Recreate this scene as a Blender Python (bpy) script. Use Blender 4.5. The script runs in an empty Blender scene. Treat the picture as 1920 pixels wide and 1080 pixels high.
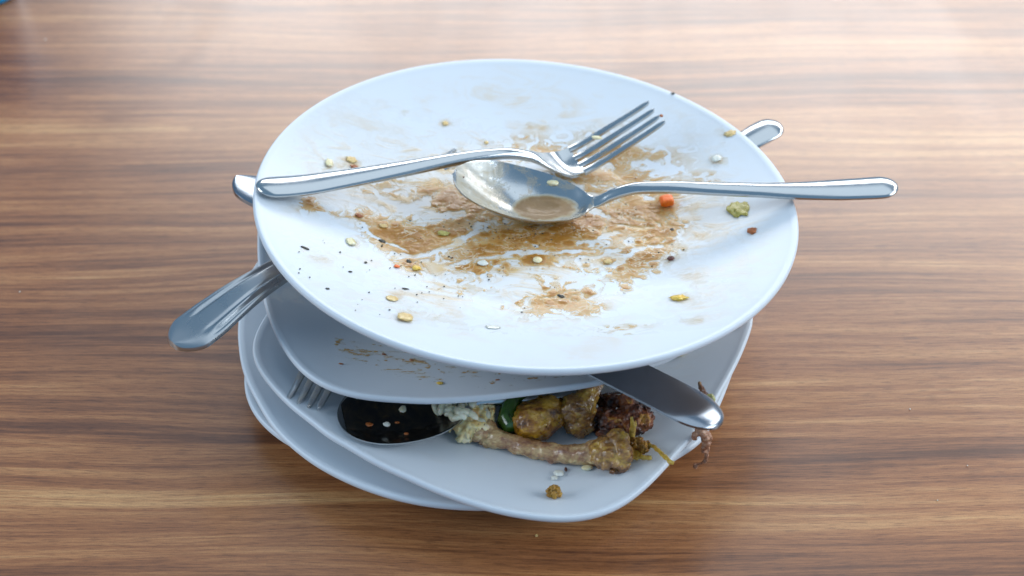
import bpy, bmesh, math, random
import numpy as np
from mathutils import Vector, Matrix, noise as mn
random.seed(7)
S = bpy.context.scene
COL = S.collection
# ------------------------------------------------------------------ camera
TH = math.radians(41); DIST = .70; FPX = 2667.0
FWD = np.array([0, math.cos(TH), -math.sin(TH)]); UP = np.array([0, math.sin(TH), math.cos(TH)]); RT = np.array([1., 0, 0])
CAM = np.array([0, 0, .04]) - FWD * DIST
cd = bpy.data.cameras.new('camera'); cam = bpy.data.objects.new('camera', cd); COL.objects.link(cam)
cam.location = CAM; cam.rotation_euler = (math.radians(90 - 41), 0, 0)
cd.lens = FPX / 1920 * 36; cd.sensor_width = 36; cd.clip_start = .02; cd.clip_end = 50
cd.dof.use_dof = True; cd.dof.focus_distance = .655; cd.dof.aperture_fstop = 8.0
S.camera = cam
# ------------------------------------------------------------------ world and lamps
w = bpy.data.worlds.new('World'); S.world = w; w.use_nodes = True
w.node_tree.nodes['Background'].inputs[0].default_value = (.185, .325, .49, 1)
w.node_tree.nodes['Background'].inputs[1].default_value = 1.0
def area(name, loc, target, sx, sy, power, col):
    l = bpy.data.lights.new(name, 'AREA'); l.shape = 'RECTANGLE'; l.size = sx; l.size_y = sy; l.energy = power; l.color = col
    o = bpy.data.objects.new(name, l); COL.objects.link(o); o.location = loc
    d = Vector(target) - Vector(loc); o.rotation_euler = d.to_track_quat('-Z', 'Y').to_euler()
    return o
area('window_light', (.75, 2.3, 1.22), (.1, .1, 0), 3.7, .70, 51, (1.0, .985, .97))
area('ceiling_skylight', (.5, .42, 1.9), (.1, .15, 0), 2.4, 1.35, 9, (.90, .96, 1.0))
area('left_fill_light', (-2.1, -.25, 1.15), (0, -.05, .03), 1.5, 1.1, 27, (.86, .94, 1.0))  # added fill lamp from the left to brighten the lower plates
area('right_fill_light', (2.1, -.35, 1.2), (0, -.05, .03), 1.5, 1.1, 33, (.88, .95, 1.0))  # matching fill added on the right, no actual window there
area('side_window_light', (1.7, .9, 1.15), (0, .05, .05), .45, .45, 5.5, (1.0, .97, .93))
S.view_settings.view_transform = 'Standard'; S.view_settings.look = 'None'
S.view_settings.exposure = 0; S.view_settings.gamma = 1
S.cycles.max_bounces = 10

# ------------------------------------------------------------------ helpers
def ray(px, py):
    return FWD + (px - 960) / FPX * RT - (py - 540) / FPX * UP
def at(px, py, z):
    d = ray(px, py); return CAM + d * ((z - CAM[2]) / d[2])
def proj(X):
    v = X - CAM; z = v @ FWD
    return 960 + FPX * (v @ RT) / z, 540 - FPX * (v @ UP) / z
def srgb(r, g, b):
    f = lambda c: (c / 255 / 12.92) if c < 10.3 else ((c / 255 + .055) / 1.055) ** 2.4
    return (f(r), f(g), f(b), 1)
def link(o, parent=None):
    COL.objects.link(o)
    if parent is not None: o.parent = parent
    return o
def tag(o, label=None, cat=None, group=None, kind=None):
    if label: o['label'] = label
    if cat: o['category'] = cat
    if group: o['group'] = group
    if kind: o['kind'] = kind
    return o
def empty(name, loc, rz=0):
    e = bpy.data.objects.new(name, None); e.empty_display_size = .01
    e.location = loc; e.rotation_euler = (0, 0, rz); return link(e)
def mesh(name, verts, faces, mat=None, parent=None, loc=None, rz=0, smooth=True, sharp=None, attr=None):
    me = bpy.data.meshes.new(name)
    me.from_pydata([tuple(v) for v in verts], [], [tuple(f) for f in faces])
    me.update()
    if mat: me.materials.append(mat)
    if smooth: me.polygons.foreach_set('use_smooth', [True] * len(me.polygons))
    if sharp: me.set_sharp_from_angle(angle=math.radians(sharp))
    if attr:
        for k, a in attr.items():
            at_ = me.attributes.new(k, 'FLOAT', 'POINT'); at_.data.foreach_set('value', np.asarray(a, dtype=np.float32))
    o = bpy.data.objects.new(name, me)
    if loc is not None: o.location = loc
    o.rotation_euler = (0, 0, rz)
    return link(o, parent)
# numpy noise
def _h(ix, iy, s):
    n = (ix * 374761393 + iy * 668265263 + s * 1442695041) & 0xffffffff
    n = ((n ^ (n >> 13)) * 1274126177) & 0xffffffff
    return ((n ^ (n >> 16)) & 0xffff) / 65535.0
def vnoise(x, y, s=0):
    ix = np.floor(x).astype(np.int64); iy = np.floor(y).astype(np.int64); fx = x - ix; fy = y - iy
    fx = fx * fx * (3 - 2 * fx); fy = fy * fy * (3 - 2 * fy)
    a = _h(ix, iy, s); b = _h(ix + 1, iy, s); c = _h(ix, iy + 1, s); d = _h(ix + 1, iy + 1, s)
    return (a * (1 - fx) + b * fx) * (1 - fy) + (c * (1 - fx) + d * fx) * fy
def fbm(x, y, o=4, s=0):
    r = 0; a = .5; t = 0
    for i in range(o):
        r = r + a * vnoise(x, y, s + i * 17); t += a; a *= .55; x = x * 2.03 + 11.3; y = y * 2.03 + 5.7
    return r / t
def sm(a, b, x):
    t = np.clip((x - a) / (b - a), 0, 1); return t * t * (3 - 2 * t)

# ------------------------------------------------------------------ material helpers
class NT:
    def __init__(s, name):
        s.m = bpy.data.materials.new(name); s.m.use_nodes = True; s.t = s.m.node_tree; s.b = s.t.nodes['Principled BSDF']
        s.out = s.t.nodes['Material Output']
    def n(s, typ, ins=None, **kw):
        nd = s.t.nodes.new(typ)
        for k, v in kw.items(): setattr(nd, k, v)
        for k, v in (ins or {}).items():
            if isinstance(v, bpy.types.NodeSocket): s.t.links.new(v, nd.inputs[k])
            else: nd.inputs[k].default_value = v
        return nd
    def l(s, a, b): s.t.links.new(a, b)
    def set(s, **kw):
        for k, v in kw.items():
            i = s.b.inputs[k.replace('_', ' ')]
            if isinstance(v, bpy.types.NodeSocket): s.l(v, i)
            else: i.default_value = v
    def ramp(s, fac, stops, interp='LINEAR'):
        r = s.n('ShaderNodeValToRGB'); r.color_ramp.interpolation = interp
        el = r.color_ramp.elements
        while len(el) < len(stops): el.new(.5)
        for e, (p, c) in zip(el, stops): e.position = p; e.color = c if len(c) == 4 else (*c, 1)
        s.l(fac, r.inputs[0]); return r.outputs[0]
    def noise(s, vec, scale, detail=4, rough=.5, dist=0):
        n = s.n('ShaderNodeTexNoise', {'Scale': scale, 'Detail': detail, 'Roughness': rough, 'Distortion': dist})
        if vec is not None: s.l(vec, n.inputs['Vector'])
        return n.outputs[0]
    def mapping(s, vec, scale=(1, 1, 1), rot=(0, 0, 0), loc=(0, 0, 0)):
        m = s.n('ShaderNodeMapping', {'Scale': scale, 'Rotation': rot, 'Location': loc}); s.l(vec, m.inputs['Vector']); return m.outputs[0]
    def mix(s, f, a, b, mode='MIX'):
        m = s.n('ShaderNodeMix', data_type='RGBA', blend_type=mode)
        for i, v in ((0, f), (6, a), (7, b)):
            if isinstance(v, bpy.types.NodeSocket): s.l(v, m.inputs[i])
            else: m.inputs[i].default_value = v
        return m.outputs[2]
    def math(s, op, a, b=0.0, c=0.0):
        m = s.n('ShaderNodeMath', operation=op)
        for i, v in enumerate((a, b, c)):
            if isinstance(v, bpy.types.NodeSocket): s.l(v, m.inputs[i])
            else: m.inputs[i].default_value = v
        return m.outputs[0]
    def bump(s, h, strength, dist):
        b = s.n('ShaderNodeBump', {'Strength': strength, 'Distance': dist}); s.l(h, b.inputs['Height']); s.l(b.outputs[0], s.b.inputs['Normal'])
    def obj(s): return s.n('ShaderNodeTexCoord').outputs['Object']

def ceramic(name, film=0.0, radius=.13, tone=(.67, .715, .765)):
    t = NT(name); v = t.obj()
    base = (*tone, 1)
    t.set(Roughness=.36, IOR=1.45, Coat_Weight=.0)
    t.set(Subsurface_Weight=.0)
    n1 = t.noise(v, 9, 3, .5)
    col = t.mix(t.ramp(n1, [(.4, (0, 0, 0)), (.65, (1, 1, 1))]), base, (tone[0] * .975, tone[1] * .975, tone[2] * .965, 1))
    if film > 0:
        # greasy film: arcs round the centre plus soft patches
        sep = t.n('ShaderNodeSeparateXYZ'); t.l(v, sep.inputs[0])
        r = t.math('SQRT', t.math('ADD', t.math('MULTIPLY', sep.outputs[0], sep.outputs[0]), t.math('MULTIPLY', sep.outputs[1], sep.outputs[1])))
        ang = t.math('ARCTAN2', sep.outputs[1], sep.outputs[0])
        comb = t.n('ShaderNodeCombineXYZ'); t.l(t.math('MULTIPLY', ang, .035), comb.inputs[0]); t.l(r, comb.inputs[1])
        wv = t.noise(t.mapping(v, (34, 70, 34), rot=(0, 0, .35)), 1, 6, .68, 1.2)
        patch = t.noise(v, 17, 4, .6, .6)
        inner = t.ramp(t.math('DIVIDE', r, radius), [(.40, (1, 1, 1)), (.66, (.55, .55, .55)), (.92, (.16, .16, .16)), (1, (0, 0, 0))])
        k = t.math('MULTIPLY', t.ramp(wv, [(.47, (0, 0, 0)), (.60, (1, 1, 1))]), t.ramp(patch, [(.38, (0, 0, 0)), (.58, (1, 1, 1))]))
        k2 = t.math('MULTIPLY', t.math('ADD', k, t.math('MULTIPLY', t.ramp(patch, [(.4, (0, 0, 0)), (.7, (1, 1, 1))]), .35)), inner)
        k3 = t.math('MULTIPLY', k2, film)
        col = t.mix(k3, col, srgb(206, 178, 132))
        t.set(Roughness=t.math('SUBTRACT', .36, t.math('MULTIPLY', k2, .16)))
        t.bump(k2, .5, .00035)
    t.set(Base_Color=col)
    return t.m
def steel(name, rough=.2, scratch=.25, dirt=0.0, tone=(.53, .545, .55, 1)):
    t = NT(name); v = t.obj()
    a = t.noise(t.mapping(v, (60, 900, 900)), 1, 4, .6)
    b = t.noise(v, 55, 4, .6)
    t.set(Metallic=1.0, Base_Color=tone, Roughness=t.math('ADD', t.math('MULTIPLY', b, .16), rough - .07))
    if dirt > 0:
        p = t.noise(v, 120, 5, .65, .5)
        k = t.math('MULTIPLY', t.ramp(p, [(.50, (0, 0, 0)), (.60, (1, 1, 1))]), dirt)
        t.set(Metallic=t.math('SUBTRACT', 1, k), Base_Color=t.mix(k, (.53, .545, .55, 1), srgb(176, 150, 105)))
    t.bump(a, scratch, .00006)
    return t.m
def food(name, stops, scale=220, rough=.4, bump=.6, dist=.0006, sss=.15, coat=.3, sc2=None):
    t = NT(name); v = t.obj()
    n = t.noise(v, scale, 6, .62, .6)
    col = t.ramp(n, stops)
    n2 = t.noise(v, (sc2 or scale * 3.2), 5, .6)
    t.set(Base_Color=col, Roughness=rough, Coat_Weight=coat, Coat_Roughness=.15, Subsurface_Weight=sss, Subsurface_Scale=.002)
    t.b.inputs['Subsurface Radius'].default_value = (1, .6, .3)
    t.bump(t.math('ADD', n, n2), bump, dist)
    return t.m

# ------------------------------------------------------------------ table
def wood():
    t = NT('walnut_laminate'); v = t.obj()
    warp = t.noise(t.mapping(v, (1.6, 5, 1)), 1.2, 2, .5)
    wv = t.n('ShaderNodeVectorMath', operation='MULTIPLY_ADD'); t.l(v, wv.inputs[0]); wv.inputs[1].default_value = (1, 1, 1)
    c = t.n('ShaderNodeCombineXYZ'); t.l(t.math('MULTIPLY', warp, .045), c.inputs[1]); t.l(c.outputs[0], wv.inputs[2])
    p = wv.outputs[0]
    broad = t.noise(t.mapping(p, (.7, 17, 1), loc=(3.1, .9, 0)), 1, 3, .5)
    band = t.noise(t.mapping(p, (2.6, 100, 1), loc=(1.3, 0, 0)), 1, 5, .62, .35)
    fine = t.noise(t.mapping(p, (11, 360, 1)), 1, 5, .7, .3)
    pore = t.noise(t.mapping(p, (100, 1900, 1)), 1, 3, .65)
    f = t.math('ADD', t.math('MULTIPLY', broad, .36), t.math('ADD', t.math('MULTIPLY', band, .36), t.math('MULTIPLY', fine, .28)))
    col = t.ramp(f, [(.36, srgb(76, 44, 24)), (.44, srgb(114, 69, 38)), (.50, srgb(152, 98, 57)), (.56, srgb(174, 121, 75)), (.64, srgb(204, 158, 106))])
    pk = t.ramp(pore, [(.38, (0, 0, 0)), (.50, (1, 1, 1))])
    col = t.mix(.7, col, t.mix(pk, (.50, .44, .40, 1), (1.08, 1.06, 1.02, 1)), 'MULTIPLY')
    spk = t.noise(v, 1300, 2, .6)
    col = t.mix(.5, col, t.ramp(spk, [(.3, (.82, .80, .78)), (.7, (1.16, 1.15, 1.13))]), 'MULTIPLY')
    for (a_, b_, wd_) in (((392, 88), (296, 146), .012), ((236, 196), (176, 250), .013), ((330, 110), (60, 420), .03), ((640, 90), (300, 330), .04)):
        pa, pb = at(*a_, 0), at(*b_, 0); cc = (pa + pb) / 2; an = math.atan2(pb[1] - pa[1], pb[0] - pa[0]); ln_ = np.linalg.norm(pb - pa) * .62
        mp = t.n('ShaderNodeMapping', {'Location': tuple(cc), 'Rotation': (0, 0, an), 'Scale': (ln_, wd_, 1)}, vector_type='TEXTURE'); t.l(v, mp.inputs[0])
        gr = t.n('ShaderNodeTexGradient', gradient_type='SPHERICAL'); t.l(mp.outputs[0], gr.inputs[0])
        gk = t.math('MULTIPLY', gr.outputs['Fac'], t.ramp(t.noise(t.mapping(v, (22, 60, 1), rot=(0, 0, an)), 1, 3, .6), [(.35, (0, 0, 0)), (.6, (1, 1, 1))]))
        col = t.mix(t.math('MULTIPLY', gk, .9 if wd_ < .02 else .4), col, srgb(120, 70, 30))
    # greasy wipe marks
    sm1 = t.noise(t.mapping(v, (6, 2.2, 1), rot=(0, 0, .8)), 1.6, 4, .6, .8)
    smk = t.ramp(sm1, [(.45, (0, 0, 0)), (.62, (1, 1, 1))])
    t.set(Coat_Weight=.85, Coat_Roughness=.30, Coat_IOR=1.5); t.set(Base_Color=col, IOR=1.5, Specular_IOR_Level=.5, Roughness=t.math('ADD', t.math('MULTIPLY', smk, .07), t.math('ADD', .25, t.math('MULTIPLY', fine, .08))))
    t.bump(t.math('ADD', t.math('MULTIPLY', pore, .5), fine), .22, .0002)
    return t.m
bm = bmesh.new(); bmesh.ops.create_cube(bm, size=1)
for vv in bm.verts: vv.co = Vector((vv.co.x * 1.9, vv.co.y * 1.5 + .25, (vv.co.z - .5) * .03))
bmesh.ops.bevel(bm, geom=[e for e in bm.edges], offset=.003, segments=2, affect='EDGES')
me = bpy.data.meshes.new('tabletop'); bm.to_mesh(me); bm.free(); me.materials.append(wood())
tag(link(bpy.data.objects.new('tabletop', me)), 'brown wood-grain laminate tabletop under the stack of plates', kind='structure')

# ------------------------------------------------------------------ plates
class Plate:
    def __init__(s, cx, cy, h, tx, ty, a, n, rot, pts, depth=.018, r0=.5, ex=1.4, thick=.004):
        nn = np.array([tx, ty, 1.]); nn /= np.linalg.norm(nn); s.n = nn; s.o = np.array([cx, cy, h])
        u = np.array([1., 0, 0]) - nn * nn[0]; s.u = u / np.linalg.norm(u); s.v = np.cross(nn, s.u)
        s.a, s.e, s.rot, s.depth, s.r0, s.ex, s.thick = a, n, rot, depth, r0, ex, thick
        s.ct = s.cr = None
        if pts is not None:
            T, K = [], []
            for p in pts:
                d = ray(*p); X = CAM + d * (((s.o - CAM) @ nn) / (d @ nn)); q = X - s.o
                x, y = q @ s.u, q @ s.v; tt = math.atan2(y, x)
                T.append(tt); K.append(math.hypot(x, y) / s.base(np.array(tt)) - 1)
            s.ct, s.cr = np.array(T), np.array(K)
    def base(s, t):
        b = t - s.rot
        return s.a * (np.abs(np.cos(b)) ** s.e + np.abs(np.sin(b)) ** s.e) ** (-1 / s.e)
    def R(s, t):
        t = np.asarray(t, float); r = s.base(t)
        if s.ct is not None:
            d = (t[..., None] - s.ct + math.pi) % (2 * math.pi) - math.pi
            wgt = np.exp(-(d / .115) ** 2); r = r * (1 + (wgt * s.cr).sum(-1) / (wgt.sum(-1) + .25))
        return r
    def prof(s, rho):
        k = np.clip((rho - s.r0) / (1 - s.r0), 0, 1)
        return -s.depth + s.depth * k ** s.ex
    def world(s, x, y, off=0.0):      # plane coords -> top surface point
        x = np.asarray(x, float); y = np.asarray(y, float)
        rho = np.hypot(x, y) / s.R(np.arctan2(y, x))
        z = s.prof(rho) + off
        return s.o + x[..., None] * s.u + y[..., None] * s.v + z[..., None] * s.n if np.ndim(z) else s.o + x * s.u + y * s.v + z * s.n
    def hit(s, px, py, off=0.0):      # pixel -> point on the top surface
        d = ray(px, py); z = 0.0
        for _ in range(25):
            o = s.o + s.n * z; X = CAM + d * (((o - CAM) @ s.n) / (d @ s.n)); q = X - s.o
            x, y = q @ s.u, q @ s.v
            z = float(s.prof(math.hypot(x, y) / float(s.R(math.atan2(y, x))))) + off
        return X, x, y
    def normal(s, x, y):
        e = 5e-4; a = s.world(x + e, y) - s.world(x - e, y); b = s.world(x, y + e) - s.world(x, y - e)
        n = np.cross(a, b); return n / np.linalg.norm(n)
    def build(s, name, mat, label, cat='plate', group=None):
        NT_ = 220; ts = np.linspace(0, 2 * math.pi, NT_, endpoint=False); Rt = s.R(ts)
        th = s.thick; rings = []
        for rho in list(np.linspace(.06, .97, 40)) : rings.append((Rt * rho, np.full(NT_, float(s.prof(rho)))))
        lip = th * .5
        for k in range(1, 10):        # rounded lip
            an = math.pi / 2 - math.pi * k / 10
            rings.append((Rt - lip * .9 + lip * .9 * math.cos(an), np.full(NT_, -lip + lip * math.sin(an))))
        for rho in np.linspace(.96, .58, 14): rings.append((Rt * rho, np.full(NT_, float(s.prof(rho)) - th * (1.0 + .25 * (1 - rho)))))
        fb = -s.depth - th * 1.15
        rings += [(Rt * .56, np.full(NT_, fb - .0005)), (Rt * .55, np.full(NT_, fb - .003)), (Rt * .535, np.full(NT_, fb - .003)), (Rt * .52, np.full(NT_, fb)), (Rt * .1, np.full(NT_, fb))]
        V = [(0, 0, -s.depth)]
        for r, z in rings: V += list(zip(r * np.cos(ts), r * np.sin(ts), z))
        V.append((0, 0, fb)); Fc = []
        for i in range(NT_): Fc.append((0, 1 + i, 1 + (i + 1) % NT_))
        for k in range(len(rings) - 1):
            a = 1 + k * NT_; b = a + NT_
            for i in range(NT_):
                j = (i + 1) % NT_; Fc.append((a + i, b + i, b + j, a + j))
        a = 1 + (len(rings) - 1) * NT_; e = len(V) - 1
        for i in range(NT_): Fc.append((a + i, e, a + (i + 1) % NT_))
        o = mesh(name, V, Fc, mat)
        M = Matrix.Identity(4)
        for c, ax in enumerate((s.u, s.v, s.n)):
            for r_ in range(3): M[r_][c] = ax[r_]
        for r_ in range(3): M[r_][3] = s.o[r_]
        o.matrix_world = M
        return tag(o, label, cat, group)
PT4 = [(483,432),(481,465),(483,502),(491,547),(506,598),(530,645),(554,680),(574,702),(605,721),(662,738),(741,746),(835,749),(941,741),(1038,729),(1116,718),(1193,690),(1263,668)]
PT3 = [(502,587),(484,610),(471,636),(471,655),(489,693),(520,731),(567,775),(634,826),(709,870),(791,907),(877,940),(941,957),(1006,967),(1064,971),(1103,970),(1145,957),(1187,931),(1226,896),(1264,854),(1303,815),(1340,760),(1351,734),(1368,705),(1390,660),(1397,647),(1413,587)]
PT2 = [(482,487),(465,510),(447,587),(445,613),(448,665),(451,678),(464,712),(486,753),(520,807),(567,848),(634,889),(693,914),(756,933),(819,944),(898,949),(1265,855),(1320,825),(1347,764),(1352,744)]
G = 'stacked dirty plates'
P1 = Plate(-.012, -.004, .0180, 0, 0, .1090, 3.2, math.radians(-19), None, depth=.0105)
P2 = Plate(-.0121, -.0039, .0235, .02, -.0089, .122, 2.17, .185, PT2, depth=.0125)
P3 = Plate(-.0013, -.0188, .035, .0308, -.0167, .1073, 3.215, 1.031, PT3, depth=.0165)
P4 = Plate(-.0153, .0271, .053, .0097, -.0271, .1107, 3.048, 1.752, PT4, depth=.0165)
P5 = Plate(.0076, .0233, .0822, .0632, .0525, .1314, 2.0, 0, None, depth=.018, r0=.50, ex=1.35)
white = ceramic('white_glaze', .0)
film5 = ceramic('white_glaze_greasy', 1.0, .131)
film4 = ceramic('white_glaze_smeared', .18, .11)
P1.build('plate', white, 'lowest white square plate, only a sliver showing at the left of the stack', group=G)
P2.build('plate', white, 'second plate from the table, clean pale curved rim below the bone plate', group=G)
P3.build('plate', film4, 'white square plate carrying the bones, rice and green pepper', group=G)
P4.build('plate', film4, 'white square plate with brown flecks directly under the round plate', group=G)
P5.build('plate', film5, 'big round white plate smeared with brown gravy on top of the stack', group=G)

# ------------------------------------------------------------------ cutlery
class Line:
    """a vertical plane through two world points; cutlery is laid along it"""
    def __init__(s, A, B):
        s.A = np.array(A); s.B = np.array(B); d = (s.B - s.A)[:2]; s.L = np.linalg.norm(d); s.d = d / s.L
        s.ang = math.atan2(s.d[1], s.d[0]); s.nrm = np.array([-s.d[1], s.d[0], 0])
    def hz(s, px, py):
        r = ray(px, py); t = ((s.A - CAM) @ s.nrm) / (r @ s.nrm); X = CAM + r * t
        return float((X - s.A)[:2] @ s.d), float(X[2])
    def spine(s, pts):
        P = sorted(s.hz(*p) for p in pts); return np.array(P)
def interp(P, x):   # smooth interpolation: cubic hermite
    xs, ys = P[:, 0], P[:, 1]; m = np.gradient(ys, xs); x = np.clip(x, xs[0], xs[-1])
    i = np.clip(np.searchsorted(xs, x) - 1, 0, len(xs) - 2); h = xs[i + 1] - xs[i]; t = (x - xs[i]) / h
    return (2*t**3-3*t**2+1)*ys[i]+(t**3-2*t**2+t)*h*m[i]+(-2*t**3+3*t**2)*ys[i+1]+(t**3-t**2)*h*m[i+1]
def loft(stations, nq=13):
    """stations: (x, yc, z, w, top(q), bot(q)) closed section loft"""
    V, Fc = [], []
    q = np.sin(np.linspace(-math.pi / 2, math.pi / 2, nq)); m = 2 * nq
    for (x, yc, z, wd, top, bot) in stations:
        for k in q: V.append((x, yc + wd * k, z + top(k)))
        for k in q[::-1]: V.append((x, yc + wd * k, z + bot(k)))
    for i in range(len(stations) - 1):
        for j in range(m):
            a = i * m + j; b = i * m + (j + 1) % m; Fc.append((a, b, b + m, a + m))
    Fc.append(tuple(range(m - 1, -1, -1))); Fc.append(tuple(range((len(stations) - 1) * m, len(stations) * m)))
    return V, Fc
def handle_sec(c, b):
    return (lambda q: c * max(0, 1 - q * q) ** .75 + .0002), (lambda q: -b * max(0, 1 - q ** 4) ** .6 - .0002)
def put(name, V, Fc, mat, parent, sharp=48, **kw): return mesh(name, V, Fc, mat, parent, sharp=sharp, **kw)
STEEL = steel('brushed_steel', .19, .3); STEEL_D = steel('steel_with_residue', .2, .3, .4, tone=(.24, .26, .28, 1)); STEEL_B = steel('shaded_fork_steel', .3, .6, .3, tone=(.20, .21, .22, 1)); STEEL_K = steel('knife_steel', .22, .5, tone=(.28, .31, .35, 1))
STEEL_F = steel('worn_steel', .27, .6, tone=(.44, .46, .475, 1))

def make_spoon(name, label, ln, sp, bowl_len, bowl_w, bowl_d, wid, roll=0, rev=False, group=None, mat=STEEL, bowlmat=None):
    """bowl tip at line start; sp = spine (dist,z), wid = handle half width table (dist,w)"""
    root = empty(name, (ln.A[0], ln.A[1], 0), ln.ang); tag(root, label, 'spoon', group)
    x0, x1 = sp[0, 0], sp[-1, 0]; a = bowl_len / 2; xc = x0 + a; L = x1 - x0
    neck = bowl_len * .93
    xs = np.concatenate([x0 + a - a * np.cos(np.linspace(.03, math.pi * .5, 16)), np.linspace(xc, x0 + bowl_len * 1.12, 18)[1:], np.linspace(x0 + bowl_len * 1.12, x1 - .008, 34)[1:], x1 - .008 + .008 * np.sin(np.linspace(.1, 1.5, 8))])
    W = np.array(wid)
    st = []
    for x in xs:
        X = (x - xc) / a; z = float(interp(sp, x))
        be = bowl_w * math.sqrt(max(0, 1 - min(1, abs(X)) ** 2.15)) * (1 - .10 * X)
        hw = float(np.interp(x - x0, W[:, 0], W[:, 1]))
        if x > x1 - .008: hw *= math.sqrt(max(.02, 1 - ((x - (x1 - .008)) / .0082) ** 2))
        wd = be if X < 0 else (be ** 4 + (hw * sm(.5, 1.0, X)) ** 4) ** .25
        bd = bowl_d * max(0, 1 - min(1, abs(X)) ** 2); bl = float(sm(.75, 1.25, X))
        en = 1.0 if x < x1 - .008 else math.sqrt(max(.03, 1 - ((x - (x1 - .008)) / .0082) ** 2)); c = .0028 * bl * en; 
        def top(q, bd=bd, c=c, bl=bl): return -bd * (1 - q * q) + c * max(0, 1 - q * q) ** .6
        def bot(q, bd=bd, bl=bl, en=en): return -bd * (1 - q * q) - (1 - bl) * (.0009 + .0003 * (1 - q * q)) - bl * (.0021 * en * max(0, 1 - q ** 4) ** .6 + .0003)
        st.append((x, 0, z, max(wd, .0004), top, bot))
    k = np.searchsorted(xs, x0 + bowl_len * 1.0)
    V, Fc = loft(st[:k + 1], 25); b = put('bowl', V, Fc, bowlmat or mat, root)
    V, Fc = loft(st[k:], 25); h = put('handle', V, Fc, mat, root)
    return root, xc, a
# top spoon
A = at(848, 331, .0885); LS = Line(A, (A[0] + .22, A[1] + .003, 0))
spS = LS.spine([(849,331),(915,345),(985,361),(1050,372),(1095,378),(1120,377),(1145,366),(1180,355),(1240,351),(1350,354),(1490,357),(1600,354),(1683,349)])
Lw = spS[-1, 0]
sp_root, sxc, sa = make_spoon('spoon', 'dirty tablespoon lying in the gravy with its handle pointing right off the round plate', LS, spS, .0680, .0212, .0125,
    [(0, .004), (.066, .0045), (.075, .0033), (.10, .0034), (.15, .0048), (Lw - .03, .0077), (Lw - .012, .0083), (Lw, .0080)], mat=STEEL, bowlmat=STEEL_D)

def make_fork(name, label, ln, sp, wid, root_at, mat=STEEL, group=None, tine_w=.0018, head_w=.0120, roll=0):
    """handle end at line start, tines at the far end; root_at = distance where tines begin"""
    root = empty(name, (ln.A[0], ln.A[1], 0), ln.ang); tag(root, label, 'fork', group)
    x0, x1 = sp[0, 0], sp[-1, 0]; W = np.array(wid); st = []
    xs = np.concatenate([x0 + .008 - .008 * np.cos(np.linspace(.12, 1.57, 8)), np.linspace(x0 + .008, root_at, 60)[1:]])
    rt_ = math.tan(roll)
    for x in xs:
        z = float(interp(sp, x)); hw = float(np.interp(x - x0, W[:, 0], W[:, 1]))
        if x < x0 + .008: hw *= math.sqrt(max(.02, 1 - ((x0 + .008 - x) / .0082) ** 2))
        en = 1.0 if x > x0 + .008 else math.sqrt(max(.03, 1 - ((x0 + .008 - x) / .0082) ** 2))
        hd = float(sm(root_at - .026, root_at - .008, x)); k = rt_ * hw * float(sm(root_at - .05, root_at - .01, x))
        def top(q, hd=hd, k=k, en=en): return (1 - hd) * en * .0028 * max(0, 1 - q * q) ** .6 - hd * .0018 * (1 - q * q) + k * q
        def bot(q, hd=hd, k=k, en=en): return (1 - hd) * en * (-.0022 * max(0, 1 - q ** 4) ** .6 - .0003) + hd * (-.0018 * (1 - q * q) - .0017) + k * q
        st.append((x, 0, z, hw, top, bot))
    V, Fc = loft(st, 17); put('handle', V, Fc, mat, root)
    pitch = (head_w * 2 - tine_w * 2) / 3
    for i in range(4):
        yc = (i - 1.5) * pitch; st = []; qn = yc / head_w; L_ = x1 - root_at
        dz = -.0018 * (1 - qn * qn) + rt_ * yc
        for x in np.concatenate([np.linspace(root_at - .001, x1 - .004, 20), x1 - .004 + .004 * np.sin(np.linspace(.2, 1.5, 6))]):
            f = (x - root_at) / L_; tw = tine_w * (1.18 - .50 * max(0, f))
            if x > x1 - .004: tw *= max(.15, math.sqrt(max(0, 1 - ((x - x1 + .004) / .0041) ** 2)))
            z = float(interp(sp, x))
            st.append((x, yc * (1 - .06 * max(0, f)), z + dz * (1 - .3 * max(0, f)), tw, (lambda q: .0002 + .0003 * (1 - q * q)), (lambda q: -.0016 + .0003 * q * q)))
        V, Fc = loft(st, 7); put('tine', V, Fc, mat, root)
    return root
A = at(481, 352, .0925); Bf = at(1232, 207, .0860); LF = Line(A, Bf)
spF = LF.spine([(481,352),(520,350),(560,347),(650,334),(750,317),(850,299),(915,290),(960,288),(1000,294),(1035,304),(1062,306),(1085,297),(1120,278),(1165,250),(1200,228),(1232,207)])
rootF = LF.hz(1084, 297)[0]
make_fork('fork', 'shiny four-tined fork lying across the top of the round plate above the spoon', LF, spF,
    [(0, .0075), (.012, .0082), (.03, .0077), (.07, .0056), (.10, .0041), (rootF - .035, .0033), (rootF - .027, .0036), (rootF - .016, .0085), (rootF - .008, .0112), (rootF + .002, .0118)], rootF, STEEL)

# knife between the round plate and the one below
A = at(444, 333, .0700); Bk = at(1352, 789, .0565); LK = Line(A, Bk); LKn = LK.L
zk = lambda x: A[2] + (Bk[2] - A[2]) * x / LKn
root = empty('knife', (A[0], A[1], 0), LK.ang); tag(root, 'flat round-tipped table knife sticking out from under the round plate at lower right', 'knife')
def knife_st(x, wd, th_, crown):
    return (x, 0, zk(x), wd, (lambda q: crown * max(0, 1 - abs(q) ** 3) ** .6 - .22 * wd * q), (lambda q: -th_ - .22 * wd * q))
st = []
hb = LKn * .42
for x in np.concatenate([.021 - .021 * np.cos(np.linspace(.10, 1.57, 14)), np.linspace(.021, hb, 26)[1:]]):
    wd = np.interp(x, [0, .01, .04, .09, hb], [.0120, .0138, .0128, .0070, .0050])
    if x < .021: wd *= math.sqrt(max(.01, 1 - ((.021 - x) / .0211) ** 2))
    st.append(knife_st(x, wd, .0022, .0016))
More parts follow.
